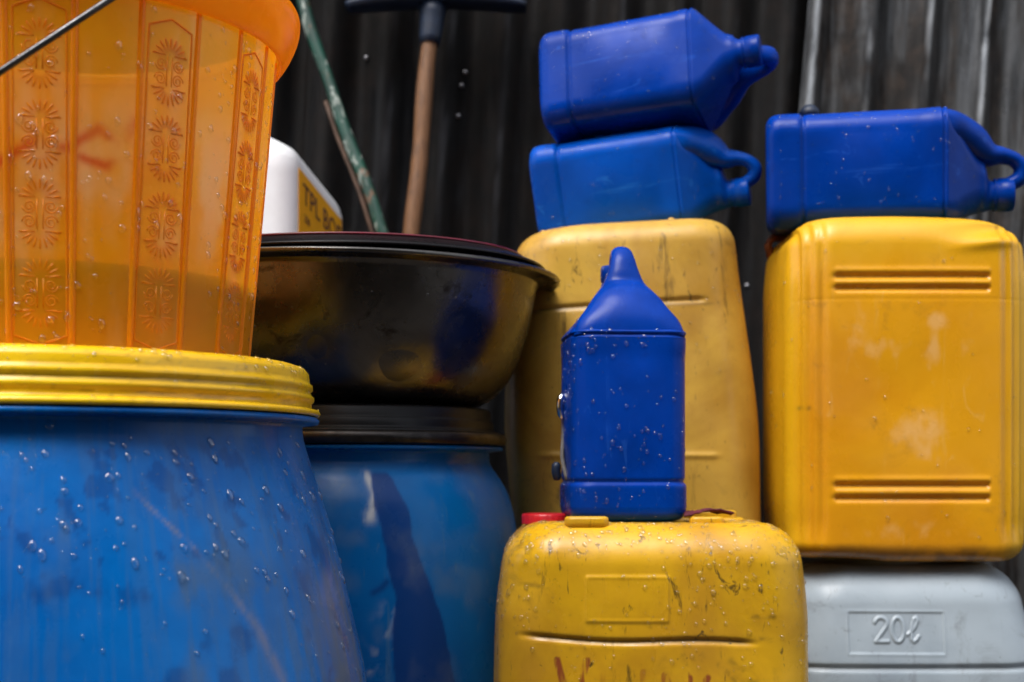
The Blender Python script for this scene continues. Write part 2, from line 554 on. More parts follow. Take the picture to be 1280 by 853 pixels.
def sheet(x0, x1, y, mat, label, lean, seed, zt=2.3, nails=()):
    pitch, amp = .0765, .0125
    nx = int((x1 - x0) / pitch * 18)
    xs = np.linspace(x0, x1, nx)
    zs = np.linspace(0.0, zt, 120)
    X, Z = np.meshgrid(xs, zs)
    Y = y - amp * np.cos(2 * math.pi * X / pitch) + .006 * (vnoise(X * 4, Z * 3, seed, 3) - .5) + .004 * (vnoise(X * 16, Z * 9, seed + 3, 2) - .5)
    lx = X + lean * Z
    front = np.stack([lx, Y, Z], 2); back = np.stack([lx, Y + .0012, Z], 2)
    M, N, _ = front.shape
    V = np.concatenate([front.reshape(-1, 3), back.reshape(-1, 3)])
    F = [f[::1] for f in grid_faces(M, N, False)] + [f[::-1] for f in grid_faces(M, N, False, M * N)]
    o = M * N
    for i in range(M - 1):
        F += [[i * N, (i + 1) * N, o + (i + 1) * N, o + i * N], [i * N + N - 1, o + i * N + N - 1, o + (i + 1) * N + N - 1, (i + 1) * N + N - 1]]
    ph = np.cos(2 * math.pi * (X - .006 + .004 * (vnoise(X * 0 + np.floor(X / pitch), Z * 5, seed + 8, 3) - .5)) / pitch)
    ridge_glint = S(.86, .995, ph) * S(.28, .60, vnoise(np.floor(X / pitch + .5) * 3.7, Z * 9, seed + 4, 4)) * S(.15, .75, vnoise(X * 110, Z * 45, seed + 6, 4))  # highlight lines on the ridge tops, painted into the colour mask
    ridge_glint = np.maximum(ridge_glint, .55 * S(.90, .99, np.cos(2 * math.pi * (X - .030) / pitch)) * S(.5, .8, vnoise(np.floor(X / pitch) * 5.1, Z * 9, seed + 5, 4)))  # second, fainter set of painted highlight lines beside them
    wm = np.zeros((2 * M * N, 3)); wm[:M * N, 0] = ridge_glint.ravel()
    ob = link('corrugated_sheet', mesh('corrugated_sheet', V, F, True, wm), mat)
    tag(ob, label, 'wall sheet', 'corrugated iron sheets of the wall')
    for (px, pz) in nails:
        u = px - lean * pz
        yy = y - amp * math.cos(2 * math.pi * u / pitch) - .002
        P = lathe([(.0034, -.001), (.0032, .0008), (.0022, .0018), (.0008, .0022)], 12)
        me = grid_mesh('nail_head', P, True, True, True)
        nl = link('nail_head', me, M_NAIL, ob)
        nl.matrix_parent_inverse = Matrix.Identity(4)
        nl.matrix_local = Matrix.Translation((px, yy, pz)) @ Matrix.Rotation(R(90), 4, 'X')
    return ob


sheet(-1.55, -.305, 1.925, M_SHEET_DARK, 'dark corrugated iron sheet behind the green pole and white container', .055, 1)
sheet(-.34, .36, 1.915, M_SHEET_DARK, 'shade-toned dark corrugated iron sheet behind the broom and stacked blue jugs', .06, 5,
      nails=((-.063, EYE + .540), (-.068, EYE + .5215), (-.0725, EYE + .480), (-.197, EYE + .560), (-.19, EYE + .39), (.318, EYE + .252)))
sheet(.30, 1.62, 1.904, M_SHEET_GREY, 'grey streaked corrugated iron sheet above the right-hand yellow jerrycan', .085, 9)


# ------------------------------------------------------------------ droplets
def droplets(owner, src, n, rmin, rmax, cond=None, stretch=1.0, seed=0, pw=2.2):
    """beads of water on the surface of `src` (a part of `owner`), one mesh"""
    bpy.context.view_layer.update()
    me = src.data
    me.calc_loop_triangles()
    nt_ = len(me.loop_triangles)
    tv = np.empty(nt_ * 3, dtype=np.int32); me.loop_triangles.foreach_get('vertices', tv); tv = tv.reshape(-1, 3)
    co = np.empty(len(me.vertices) * 3); me.vertices.foreach_get('co', co); co = co.reshape(-1, 3)
    if not src.matrix_local.is_identity:
        ml = np.array(src.matrix_local); co = co @ ml[:3, :3].T + ml[:3, 3]
    a, b, c = co[tv[:, 0]], co[tv[:, 1]], co[tv[:, 2]]
    nr = np.cross(b - a, c - a); ar = np.linalg.norm(nr, axis=1) + 1e-15; nr = nr / ar[:, None]
    ctr = (a + b + c) / 3
    w = ar.copy()
    ow = np.array(owner.matrix_world)
    wc = ctr @ ow[:3, :3].T + ow[:3, 3]; wn = nr @ ow[:3, :3].T
    view = np.array([0, 0, EYE]) - wc; view /= np.linalg.norm(view, axis=1)[:, None]
    facing = (wn * view).sum(1)
    w *= S(-.05, .15, facing)
    if cond is not None: w *= cond(wc, wn, ctr)
    w /= w.sum()
    rs = np.random.default_rng(seed + 100)
    idx = rs.choice(len(w), n, p=w)
    q = MB()
    nseg = 9
    th = np.arange(nseg) * 2 * math.pi / nseg
    rings = [(1.0, -.12), (.97, .18), (.78, .42), (.42, .58)]
    up_l = np.linalg.inv(ow[:3, :3]) @ np.array([0, 0, 1.0])
    up_l /= np.linalg.norm(up_l)
    for i in idx:
        u, v = rs.random(2)
        if u + v > 1: u, v = 1 - u, 1 - v
        p = a[i] + u * (b[i] - a[i]) + v * (c[i] - a[i])
        nn = nr[i]
        t1 = up_l - nn * np.dot(up_l, nn)
        if np.linalg.norm(t1) < .2:
            t1 = np.cross(nn, [1.0, .2, .1])
        t1 /= np.linalg.norm(t1); t2 = np.cross(nn, t1)
        r = rmin + (rmax - rmin) * rs.random() ** pw
        sx = 1 + (stretch - 1) * rs.random() * (r / rmax)
        wob = 1 + .12 * rs.standard_normal(nseg)
        V = []
        for rr, hh in rings:
            V.append(p + r * (hh * .95 * nn + rr * wob[:, None] * (np.cos(th)[:, None] * t1 * sx + np.sin(th)[:, None] * t2)))
        V.append((p + r * .60 * nn)[None])
        F = []
        for k in range(3):
            for j in range(nseg):
                F.append([k * nseg + j, k * nseg + (j + 1) % nseg, (k + 1) * nseg + (j + 1) % nseg, (k + 1) * nseg + j])
        F += [[3 * nseg + j, 3 * nseg + (j + 1) % nseg, 4 * nseg] for j in range(nseg)]
        q.add(np.concatenate(V), F)
    o = q.build('water_droplets', M_DROP, owner)
    o['kind'] = 'stuff'
    return o


# ------------------------------------------------------------------ near barrel
BX, BY = -.326, 1.0
bar = empty('storage_barrel', (BX, BY, 0), 'big blue plastic barrel with yellow screw lid standing under the orange bucket', 'barrel')
prof = [(.150, .004), (.176, .006), (.190, .018), (.200, .06), (.212, .13), (.2205, .20), (.2245, .26), (.2245, .30), (.222, .335), (.218, .357), (.2105, .392),
        (.2035, .421), (.1975, .442), (.1915, .461), (.1845, .482), (.1800, .495), (.1776, .503), (.1768, .510), (.1768, .5125), (.181, .5135), (.1880, .5142), (.1888, .5165), (.1872, .5185), (.176, .519)]
top = catmull(prof[3:17], 8)
pr = prof[:3] + [tuple(v) for v in top] + prof[17:]
P = lathe(dens(pr, .0022), 760)
ang = np.arctan2(P[..., 1], P[..., 0]); zz = P[..., 2]
# dents: the blown wall is not quite round
amp = .0016 * (vnoise(np.cos(ang) * 3 + 5, zz * 9 + np.sin(ang) * 3 + 5, 3, 3) - .5) * S(.51, .47, zz)
P[..., 0] *= 1 + amp / .2 * 2; P[..., 1] *= 1 + amp / .2 * 2
# wear (arc metres measured from the side that faces the yard)
arc = (ang + math.pi / 2 - .314) * .2                 # 0 straight towards the camera, + to the right
mk = np.zeros(P.shape[:2] + (3,))
ln = seg_dist(arc, zz, [(.052, .468), (.085, .435), (.105, .410), (.122, .385), (.136, .352), (.145, .32)])
wd = .0013 + .0022 * S(.42, .38, zz) * (.6 + .8 * vnoise(arc * 40, zz * 40, 18, 2))
mk[..., 0] = .55 * np.exp(-(ln / wd) ** 2) * S(.2, .7, vnoise(arc * 150, zz * 110, 8, 4)) * S(.30, .33, zz)
cr_ = np.abs(np.hypot(arc - .190, (zz - .343)) - .0095)
mk[..., 1] = .8 * np.exp(-(cr_ / .0016) ** 2) * S(.35, .6, vnoise(arc * 60, zz * 60, 4, 3) + .2)
scuff = S(.06, .22, arc) * S(.50, .36, zz)
mk[..., 2] = np.clip(.70 * scuff * S(.30, .70, vnoise(arc * 190, zz * 20, 12, 5)) + .6 * S(.56, .75, vnoise(arc * 26, zz * 18, 22, 5)) * S(.50, .40, zz) + .22 * S(.5, .7, vnoise(arc * 300, zz * 16, 27, 4)), 0, 1)
mk[..., 1] = np.maximum(mk[..., 1], .55 * S(.60, .74, vnoise(arc * 40 + 20 * zz + 4, zz * 34 - 17 * arc + 3, 29, 6)) * S(.49, .42, zz))
spots = S(.60, .68, vnoise(arc * 84 + .6 * zz * 84 + 2, zz * 70 - .5 * arc * 70, 35, 5)) * S(.40, .43, zz) * S(.505, .49, zz) * S(.35, .6, vnoise(arc * 9, zz * 9, 36, 2))
mk[..., 1] = np.maximum(mk[..., 1], .5 * spots)
for (x0, z0, x1, z1) in ((.135, .43, .150, .40), (.150, .445, .158, .425), (.172, .40, .19, .37), (.185, .385, .20, .36), (.13, .405, .145, .412), (.16, .37, .165, .33)):
    mk[..., 2] = np.maximum(mk[..., 2], .8 * np.exp(-(seg_dist(arc, zz, [(x0, z0), (x1, z1)]) / .0009) ** 2))
body = link('body', grid_mesh('body', P, True, True, False, mk), M_BARREL, bar)
lidp = [(.1760, .5192), (.1886, .5195), (.1895, .5215), (.1885, .5235), (.1838, .5245), (.1832, .5262), (.1832, .529), (.1850, .5305), (.1850, .5330), (.1832, .5345), (.1824, .537),
        (.1842, .5385), (.1840, .5415), (.1822, .543), (.1818, .5465), (.1812, .5500), (.1785, .5532), (.174, .5548), (.166, .5550), (.158, .5535), (.150, .5515), (.02, .5515)]
LP = lathe(dens(lidp[:-1], .0012) + [(.02, .5515)], 420)
la = np.arctan2(LP[..., 1], LP[..., 0]); lz = LP[..., 2]
LP[..., 2] += .0016 * (vnoise(np.cos(la) * 2.5 + 9, np.sin(la) * 2.5 + 9, 45, 2) - .5) * S(.519, .525, lz)
lw = 1 + .006 * (vnoise(np.cos(la) * 4 + 9, np.sin(la) * 4 + lz * 60, 46, 3) - .5)
LP[..., 0] *= lw; LP[..., 1] *= lw
lm = np.zeros(LP.shape[:2] + (3,))
for gz in (.5255, .5275, .5360, .5440):
    lm[..., 1] = np.maximum(lm[..., 1], .5 * np.exp(-((lz - gz) / .0011) ** 2) * S(.40, .66, vnoise(la * 14, lz * 200, 47, 4)))
lm[..., 1] = np.maximum(lm[..., 1], .3 * S(.66, .78, vnoise(la * 50, lz * 300, 48, 4)))
lid = link('lid', grid_mesh('lid', LP, True, False, True, lm), M_LID_Y, bar)
tab = MB()
a0 = math.atan2(.06, .175)
tab.tube([(.181 * math.cos(a0), .181 * math.sin(a0), .5425), (.187 * math.cos(a0), .187 * math.sin(a0), .5425)], [.003, .0022], 8)
tab.build('lid_pip', M_LID_Y, lid)
droplets(bar, body, 620, .0005, .0027, lambda c, n, l: S(.32, .46, c[:, 2]) * S(.508, .495, c[:, 2]) + .05, 1.8, 1, 2.4)
droplets(bar, lid, 330, .0006, .0022, lambda c, n, l: .3 + (c[:, 2] > EYE + .066) * 2.0, 1.2, 2)

# ------------------------------------------------------------------ bucket
BKZ = .5518
bk = empty('bucket', (BX, BY, BKZ), 'translucent orange plastic bucket with embossed panels standing on the yellow barrel lid', 'bucket')


def RB(z): return .1375 + .0895 * z


zb = np.linspace(.002, .246, 150)
outer = [(.02, .0), (.10, .0), (.132, .0), (.1365, .0007)] + [(RB(z), z) for z in zb]
P = lathe(outer, 360)
ang = np.arctan2(P[..., 1], P[..., 0]); zz = P[..., 2]
arc = (ang + math.pi / 2 - .314) * .15
mk = np.zeros(P.shape[:2] + (3,))
band = S(.05, .075, zz) * S(.19, .11, zz)
mk[..., 0] = .62 * band * S(.42, .66, vnoise(arc * 26 + 3, zz * 13, 31, 4)) + .20 * S(.55, .8, vnoise(arc * 90, zz * 12, 33, 5))
red = seg_dist(arc, zz, [(-.11, .105), (-.075, .112), (-.05, .125), (-.03, .113), (-.008, .128), (.012, .125), (.03, .138), (.045, .128)])
red = np.minimum(red, seg_dist(arc, zz, [(.02, .12), (.035, .116), (.045, .128), (.052, .145)]))
mk[..., 1] = .85 * np.exp(-(red / .0035) ** 2) * S(.3, .65, vnoise(arc * 60, zz * 60, 41, 3))
bbody = link('body', grid_mesh('body', P, True, True, False, mk), M_BUCKET, bk)
rimp = [(RB(.246), .246), (.1600, .2205), (.1625, .2195), (.1690, .2290), (.1738, .2400), (.1752, .2480), (.1742, .2530), (.1700, .2550), (.1630, .2540), (.1585, .2510), (.1572, .2440)]
rimc = [tuple(v) for v in catmull(rimp[1:], 6)]
link('rim', grid_mesh('rim', lathe([(.1597, .2235)] + rimc, 200)), M_BUCKET, bk)
# ribs: every 15 degrees, shared mesh
q = MB()
for zc0, zc1 in ((.003, .222),):
    V = []
    zs = np.linspace(zc0, zc1, 30)
    sec = [(-.0022, -.0003), (-.0016, .0009), (-.0006, .0014), (.0006, .0014), (.0016, .0009), (.0022, -.0003)]
    Pg = np.array([[(s, -(RB(z) + h), z) for s, h in sec] for z in zs])
    q.add(Pg, [f for f in grid_faces(len(zs), len(sec), False)])
rib_me = mesh('rib', np.concatenate(q.V), q.F)
off0 = 18.05 - 4.2                                   # a rib stands just left of the side nearest the lens
for k in range(24):
    o = link('rib', rib_me, M_BUCKET, bk)
    o.rotation_euler.z = R(-off0 + 15 * k - 7.5)
# embossed panels: fans, scrolls and frame lines as raised wire relief
q = MB()


def on_wall(pts, lift=.0002):
    return [((RB(z) + lift) * math.sin(s / RB(z)), -(RB(z) + lift) * math.cos(s / RB(z)), z) for s, z in pts]


def relief(pts, r=.0004): q.tube(on_wall(pts, -.00015), r, 5)


def fan(cz, up, R0=.0040, R1=.0125, n=9):
    for k in range(n):
        a = math.pi * (k + .5) / n
        ca, sa = math.cos(a), math.sin(a) * up
        q.tube(on_wall([((R0 + (R1 - R0) * t) * ca, cz + (R0 + (R1 - R0) * t) * sa) for t in (0, .25, .6, .88, 1)], -.0006), [.0003, .0007, .0009, .0008, .0003], 6)


def scroll(cs, cz, sgn, up, r=.0042):
    pts = []
    for j in range(22):
        t = j / 21
        a = t * 3.4 * math.pi
        rr = r * (1 - .78 * t)
        pts.append((cs + sgn * rr * math.cos(a), cz + up * rr * math.sin(a)))
    relief(pts)


for base in (.006, .0535, .101, .1485):
    fan(base + .022, -1); fan(base + .040, 1)
    for sg in (-1, 1):
        scroll(sg * .0062, base + .0262, sg, 1); scroll(sg * .0062, base + .0355, sg, -1)
        relief([(sg * .0018, base + .022), (sg * .0018, base + .040)])
    relief([(-.0125, base + .0205), (-.003, base + .0205)]); relief([(.003, base + .0205), (.0125, base + .0205)])
    relief([(-.0125, base + .0412), (-.003, base + .0412)]); relief([(.003, base + .0412), (.0125, base + .0412)])
fr = [(0, .006), (.0155, .0115), (.0155, .206), (0, .212), (-.0155, .206), (-.0155, .0115), (0, .006)]
fr = dens(fr, .006)
relief(fr, .0007)
pan_me = mesh('embossed_panel', np.concatenate(q.V), q.F)
for k in range(12):
    o = link('embossed_panel', pan_me, M_BUCKET, bk)
    o.rotation_euler.z = R(-off0 + 30 * k)
# wire bail fallen to one side
ear = Vector((.618, -.786, 0)); out = Vector((-.786, -.618, 0))
al = R(40)
dirv = out * math.cos(al) + Vector((0, 0, -math.sin(al)))
pts = []
for k in range(61):
    ph = math.pi * k / 60
    pts.append(Vector((0, 0, .232)) + ear * (.1785 * math.cos(ph)) + dirv * (.222 * math.sin(ph)))
q = MB(); q.tube([tuple(p) for p in pts], .0021, 8)
bail = q.build('handle', M_STEEL, bk)
for sg in (1, -1):
    q = MB()
    c = Vector((0, 0, .232)) + ear * (.168 * sg)
    e = Vector((0, 0, .232)) + ear * (.1815 * sg)
    q.tube([tuple(c), tuple(e)], [.0062, .0052], 12)
    q.build('ear', M_BUCKET, bk)
droplets(bk, bbody, 1100, .0005, .0027, lambda c, n, l: .15 + S(.35, .7, vnoise(c[:, 0] * 14 + 30, c[:, 2] * 14, 55, 3)), 1.7, 3, 2.0)

wt = link('bucket_water', grid_mesh('bucket_water', lathe([(.02, .004), (.1338, .004), (RB(.058) - .0025, .058), (.02, .058)], 96), True, True, True), M_MURK)
wt.location = (BX, BY, BKZ)
tag(wt, 'murky amber water filling the lower third of the orange bucket', 'water', kind='stuff')

# ------------------------------------------------------------------ far barrel
CX, CY = -.167, 1.38
b2 = empty('storage_barrel', (CX, CY, 0), 'dull blue barrel with black lid standing under the metal basin', 'barrel')
prof = [(.12, .004), (.150, .006), (.158, .02), (.164, .08), (.170, .16), (.174, .24), (.1755, .31), (.1752, .36), (.1735, .400), (.1700, .432), (.1640, .456), (.1560, .472), (.1490, .482), (.1452, .489),
        (.1446, .4945), (.1446, .4985), (.149, .4998), (.1572, .5004), (.1582, .5022), (.1568, .504), (.140, .5042)]
top = catmull(prof[3:15], 8)
P = lathe(dens(prof[:3] + [tuple(v) for v in top] + prof[15:], .002), 600)
ang = np.arctan2(P[..., 1], P[..., 0]); zz = P[..., 2]
arc = (ang + math.pi / 2 - .12) * .16
mk = np.zeros(P.shape[:2] + (3,))
wpoly = seg_dist(arc, zz, [(.024, .478), (.030, .462), (.027, .450), (.024, .442)])
mk[..., 0] = .85 * np.exp(-(wpoly / (.0035 + .002 * S(.46, .44, zz))) ** 2) * S(.30, .55, vnoise(arc * 130, zz * 60, 5, 4))
mk[..., 0] += .5 * np.exp(-(seg_dist(arc, zz, [(.055, .405), (.045, .37), (.03, .34), (.022, .31)]) / .008) ** 2) * S(.5, .75, vnoise(arc * 70, zz * 50, 15, 4))
# dark wet run: an outline of its own, wider going down
lft = np.interp(zz, [.20, .30, .345, .372, .40, .43, .452, .47, .482], [.05, .045, .043, .046, .040, .036, .030, .029, .031])
rgt = np.interp(zz, [.20, .30, .36, .40, .425, .45, .463, .475, .482], [.12, .095, .08, .066, .058, .056, .050, .044, .040])
wob = .004 * (vnoise(arc * 80, zz * 80, 6, 3) - .5) + .002
mk[..., 1] = .95 * S(-.0012, .0012, np.minimum(arc - lft + wob, rgt - arc + wob)) * S(.482, .477, zz)
mk[..., 1] = np.maximum(mk[..., 1], .8 * np.exp(-(seg_dist(arc, zz, [(.026, .377), (.033, .381), (.037, .386)]) / .0028) ** 2))
mk[..., 2] = .28 * S(.50, .85, vnoise(arc * 34, zz * 26, 23, 4)) * S(.25, .3, zz) 
link('body', grid_mesh('body', P, True, True, False, np.clip(mk, 0, 1)), M_BARREL2, b2)
rp = [(.1500, .5044), (.1590, .5050), (.1612, .5075), (.1618, .5110), (.1606, .5145), (.1580, .5165), (.1540, .5172)]
link('clamp_ring', grid_mesh('clamp_ring', lathe([tuple(v) for v in catmull(rp, 5)], 160)), M_RING, b2)
lp = [(.150, .5060), (.1535, .5174), (.1500, .5190), (.1490, .5215), (.1490, .5270), (.1476, .5285), (.1466, .5300), (.1466, .5372), (.1440, .5398), (.02, .5402)]
link('lid', grid_mesh('lid', lathe(lp, 160), True, False, True), M_BLACK, b2)

# ------------------------------------------------------------------ basin and lid on the far barrel
ZB = .5406
bs = empty('metal_basin', (CX, CY, ZB), 'round tarnished metal basin with flared rim resting on the black barrel lid', 'basin')
ctrl = [(.118, .0), (.136, .0035), (.1500, .012), (.1625, .026), (.1715, .042), (.1788, .062), (.1848, .085), (.1885, .105), (.1905, .1165)]
pr = [(.02, .0), (.110, .0)] + [tuple(v) for v in catmull(ctrl, 6)]
rimr = [(.1925, .1195), (.1985, .1215), (.2065, .1216), (.2112, .1200), (.2132, .1212), (.2138, .1232), (.2125, .1250), (.2095, .1254), (.2000, .1252), (.1940, .1236), (.1895, .119)]
inner = [(r - .0018, z + .0012) for r, z in pr[::-1]]
P = lathe(pr + rimr[:1], 300)
ang = np.arctan2(P[..., 1], P[..., 0]); zz = P[..., 2]
arc = (ang + math.pi / 2 - .12) * .18
for (ac, zc, sx, sz, dp) in ((.055, .030, .030, .018, .0045), (-.02, .045, .018, .02, .003), (.115, .06, .03, .03, .003), (.02, .02, .02, .012, -.003)):
    w = dp * np.exp(-((arc - ac) / sx) ** 2 - ((zz - zc) / sz) ** 2)
    rr = np.hypot(P[..., 0], P[..., 1]) + 1e-9
    P[..., 0] *= 1 - w / rr; P[..., 1] *= 1 - w / rr
bowl = link('bowl', grid_mesh('bowl', P, True, True, False), M_BASIN, bs)
link('inner_bowl', grid_mesh('inner_bowl', lathe(inner, 160), True, False, True), M_BASIN, bs)
link('rim', grid_mesh('rim', lathe(rimr, 220)), M_BASIN, bs)
droplets(bs, bowl, 220, .0004, .0013, None, 1.2, 4)
dl = empty('pan_lid', (CX, CY, ZB + .1262), 'shallow dark pan lid with a maroon edge lying upside down on the basin', 'lid')
q = [(.02, -.012), (.150, -.010), (.1780, .0000), (.1915, .0010), (.1880, .0060), (.1700, .0165)]
link('pan', grid_mesh('pan', lathe(dens([(.02, .0002), (.185, .0002), (.2005, .0006), (.1985, .0030), (.1790, .0115)], .004), 200), True, True, False), M_DARKLID, dl)
link('edge', grid_mesh('edge', lathe([(.1792, .0110), (.1806, .0118), (.1800, .0132), (.1785, .0134), (.1770, .0122), (.02, .0118)], 200), True, False, True), M_MAROON, dl)

dl.rotation_euler = (0, R(-.9), 0)
dl.location.z += .0028

# ------------------------------------------------------------------ jerrycans


def jerry_body(name, W, D, H, rc, rt, rb, mat, parent, afun=None, bfun=None, bulge=(0, 0), disp=None, mask=None, zd=(0, 1), step=.0013, nf=None,
               warp=None, topdome=.0):
    """blow-moulded can: rounded-rectangle rings stacked up, closed at both ends. base at z=0, front towards -y."""
    ins, zs = [], []
    for e in (D * .42, D * .3, D * .18): ins.append(e); zs.append(.0)
    for k in range(13):
        a = math.pi / 2 * k / 12
        ins.append(rb * (1 - math.sin(a))); zs.append(rb * (1 - math.cos(a)))
    z0, z1 = zd[0] * H, zd[1] * H
    lo, hi = rb + .002, H - rt - .002
    zl = list(np.arange(lo, max(lo, z0), .006)) + list(np.arange(max(lo, z0), min(hi, z1), step)) + list(np.arange(min(hi, z1), hi + .0001, .006))
    for z in zl: ins.append(0); zs.append(z)
    nt_ = max(12, int(rt * 1.57 / step * .8))
    for k in range(nt_ + 1):
        a = math.pi / 2 * k / nt_
        ins.append(rt * (1 - math.cos(a))); zs.append(H - rt + rt * math.sin(a))
    for e in (.08, .16, .26, .36, .44):
        ins.append(max(rt, 0) + (D * .5 - rt) * (e / .46)); zs.append(H + topdome * e)
    ins = np.array(ins); zs = np.array(zs)
    u = zs / H
    a = W / 2 * (afun(u) if afun else 1) - ins
    b = D / 2 * (bfun(u) if bfun else 1) - ins
    b = np.maximum(b, .004); a = np.maximum(a, .006)
    r = np.minimum(np.maximum(rc - ins * .75, .006), np.minimum(a, b) * .98)
    if nf is None: nf = int(W / step)
    X, Y, nx, ny, ss = rrect(a, b, r, 36, nf, 20)
    Z = np.repeat(zs[:, None], X.shape[1], 1)
    mid = np.sin(np.clip(u, 0, 1) * math.pi)[:, None]
    bl = np.where(np.abs(ny) > .5, bulge[0], bulge[1])[None] * (1 - ss ** 2)[None] * mid
    X = X + nx[None] * bl; Y = Y + ny[None] * bl
    front = (ny < -.3)
    if disp is not None:
        d = disp(X, Z) * S(.25, .9, -ny)[None] * S(rt * .85, rt * .3, ins)[:, None]
        X = X + nx[None] * d; Y = Y + ny[None] * d
    if warp is not None: X, Y, Z = warp(X, Y, Z, nx, ny, ins)
    P = np.stack([X, Y, Z], 2)
    mk = mask(X, Y, Z, nx, ny) if mask is not None else None
    return link(name, grid_mesh(name, P, True, True, True, mk), mat, parent), P


def groove(x, z, x0, x1, zc, w, d, soft=.004):
    return -d * np.exp(-((z - zc) / w) ** 2) * S(x0 - soft, x0 + soft, x) * S(x1 + soft, x1 - soft, x)


# --- front can: grimy, red cap
FX, FY = .1195, 1.26
fc = empty('jerrycan', (FX, FY, 0), 'grimy yellow jerrycan with red cap carrying the upright blue jug', 'jerrycan', 'plastic jerrycans')
FH = .437


def f_disp(x, z):
    zc = .344 - .0045 * np.clip((x + .11) / .19, 0, 1) + .0015 * np.sin(x * 40)
    d = groove(x, z, -.108, .076, zc, .0022, .0030, .012)
    rect = seg_dist(x, z, [(-.0580, .3935), (.008, .3935), (.008, .358), (-.0580, .358), (-.0580, .3935)])
    top_only = np.where(np.abs(x + .025) < .036, 1, 0)
    d += .0011 * np.exp(-(rect / .0014) ** 2) * top_only
    inside = S(0, .003, np.minimum(np.minimum(x + .0580, .008 - x), np.minimum(.3935 - z, z - .358)))
    d += .0007 * inside
    d += .0024 * (vnoise(x * 18 + 7, z * 18, 61, 3) - .5)
    return d


LET = {'V': [[(0, 1), (.45, 0), (.9, 1)]], 'N': [[(0, 0), (0, 1), (.8, 0), (.8, 1)]], 'K': [[(0, 0), (0, 1)], [(.75, 1), (.1, .45), (.8, 0)]], 'I': [[(0, 0), (0, 1)]]}


def f_mask(X, Y, Z, nx, ny):
    m = np.zeros(X.shape + (3,))
    fr_ = S(.6, .95, -ny)[None]
    ink = np.zeros_like(X)
    for ch, ox, w, al_ in (('V', -.0825, .027, 1.0), ('I', -.046, .01, .35), ('I', -.012, .01, .45), ('N', .0055, .022, .85), ('K', .0255, .020, 1.0)):
        zt = .3255 - (ox + .0825) * .13
        for st in LET[ch]:
            pts = [(ox + sx * w, zt - .046 + .046 * sz) for sx, sz in st]
            ink = np.maximum(ink, al_ * S(.0036, .0022, seg_dist(X, Z, pts)))
    worn = .85 * S(.36, .62, vnoise(X * 260, Z * 40, 71, 4))
    m[..., 0] = ink * worn * fr_
    zc = .344 - .0045 * np.clip((X + .11) / .19, 0, 1) + .0015 * np.sin(X * 40)
    m[..., 1] = fr_ * .75 * np.exp(-((Z - zc) / .0018) ** 2) * S(-.112, -.09, X) * S(.082, .066, X)
    # rub marks
    for (p, w_, a_) in (([(.075, .362), (.095, .361)], .0022, .5), ([(.06, .325), (.088, .30)], .003, .4), ([(.05, .322), (.09, .285)], .002, .45), ([(-.072, .362), (-.074, .35), (-.07, .342)], .0012, .6), ([(.078, .343), (.094, .342)], .002, .5), ([(-.125, .39), (-.09, .385)], .0018, .5)):
        m[..., 1] = np.maximum(m[..., 1], fr_ * a_ * np.exp(-(seg_dist(X, Z, p) / w_) ** 2) * S(.35, .6, vnoise(X * 150, Z * 150, 77, 3)))
    return m


fbody, _ = jerry_body('body', .262, .186, FH, .046, .034, .03, M_YEL_F, fc, lambda u: 1 - .05 * S(.8, 1.0, u) + .012 * np.sin(u * 3.1), None, (.006, .004), f_disp, f_mask, (.55, 1))
FT = FH
# red cap
kn = lathe([(.0205, 0), (.0205, .0072), (.0195, .0088), (.016, .0094), (.002, .0094)], 72)
kn[:3, ::3, :2] *= 1.025
o = link('cap', grid_mesh('cap', kn, True, False, True), M_RED, fc, (.030 - FX - .0005, 1.272 - FY, FT - .003)); tag(o, 'red screw cap')


def lozenge(name, w, d, h, mat, parent, loc, r=None, rt=.0028):
    r = r or min(w, d) * .42
    ins = [0, 0, 0] + [rt * (1 - math.cos(math.pi / 2 * k / 5)) for k in range(1, 6)] + [min(w, d) * .3]
    zs = [-.002, h * .3, h - rt] + [h - rt + rt * math.sin(math.pi / 2 * k / 5) for k in range(1, 6)] + [h]
    ins = np.array(ins)
    X, Y, *_ = rrect(w / 2 - ins, d / 2 - ins, np.maximum(r - ins, .001), 8, 8, 6)
    P = np.stack([X, Y, np.repeat(np.array(zs)[:, None], X.shape[1], 1)], 2)
    return link(name, grid_mesh(name, P, True, True, True), mat, parent, loc)


lozenge('moulded_lug', .037, .016, .0068, M_YEL_F, fc, (.0625 - FX, 1.194 - FY, FT - .001))
lozenge('moulded_lug', .030, .015, .0062, M_YEL_F, fc, (.166 - FX, 1.213 - FY, FT - .001))
lozenge('handle', .046, .024, .0105, M_YEL_F, fc, (.180 - FX, 1.288 - FY, FT - .002))
lozenge('handle_mount', .100, .034, .004, M_YEL_F, fc, (.16 - FX, 1.290 - FY, FT - .002))
droplets(fc, fbody, 1000, .0006, .0024, lambda c, n, l: S(EYE - .20, EYE - .05, c[:, 2]) * (.25 + S(.35, .65, vnoise(c[:, 0] * 20 + 9, c[:, 2] * 20, 58, 3))) + 1.5 * (n[:, 2] > .3), 1.3, 5, 2.4)
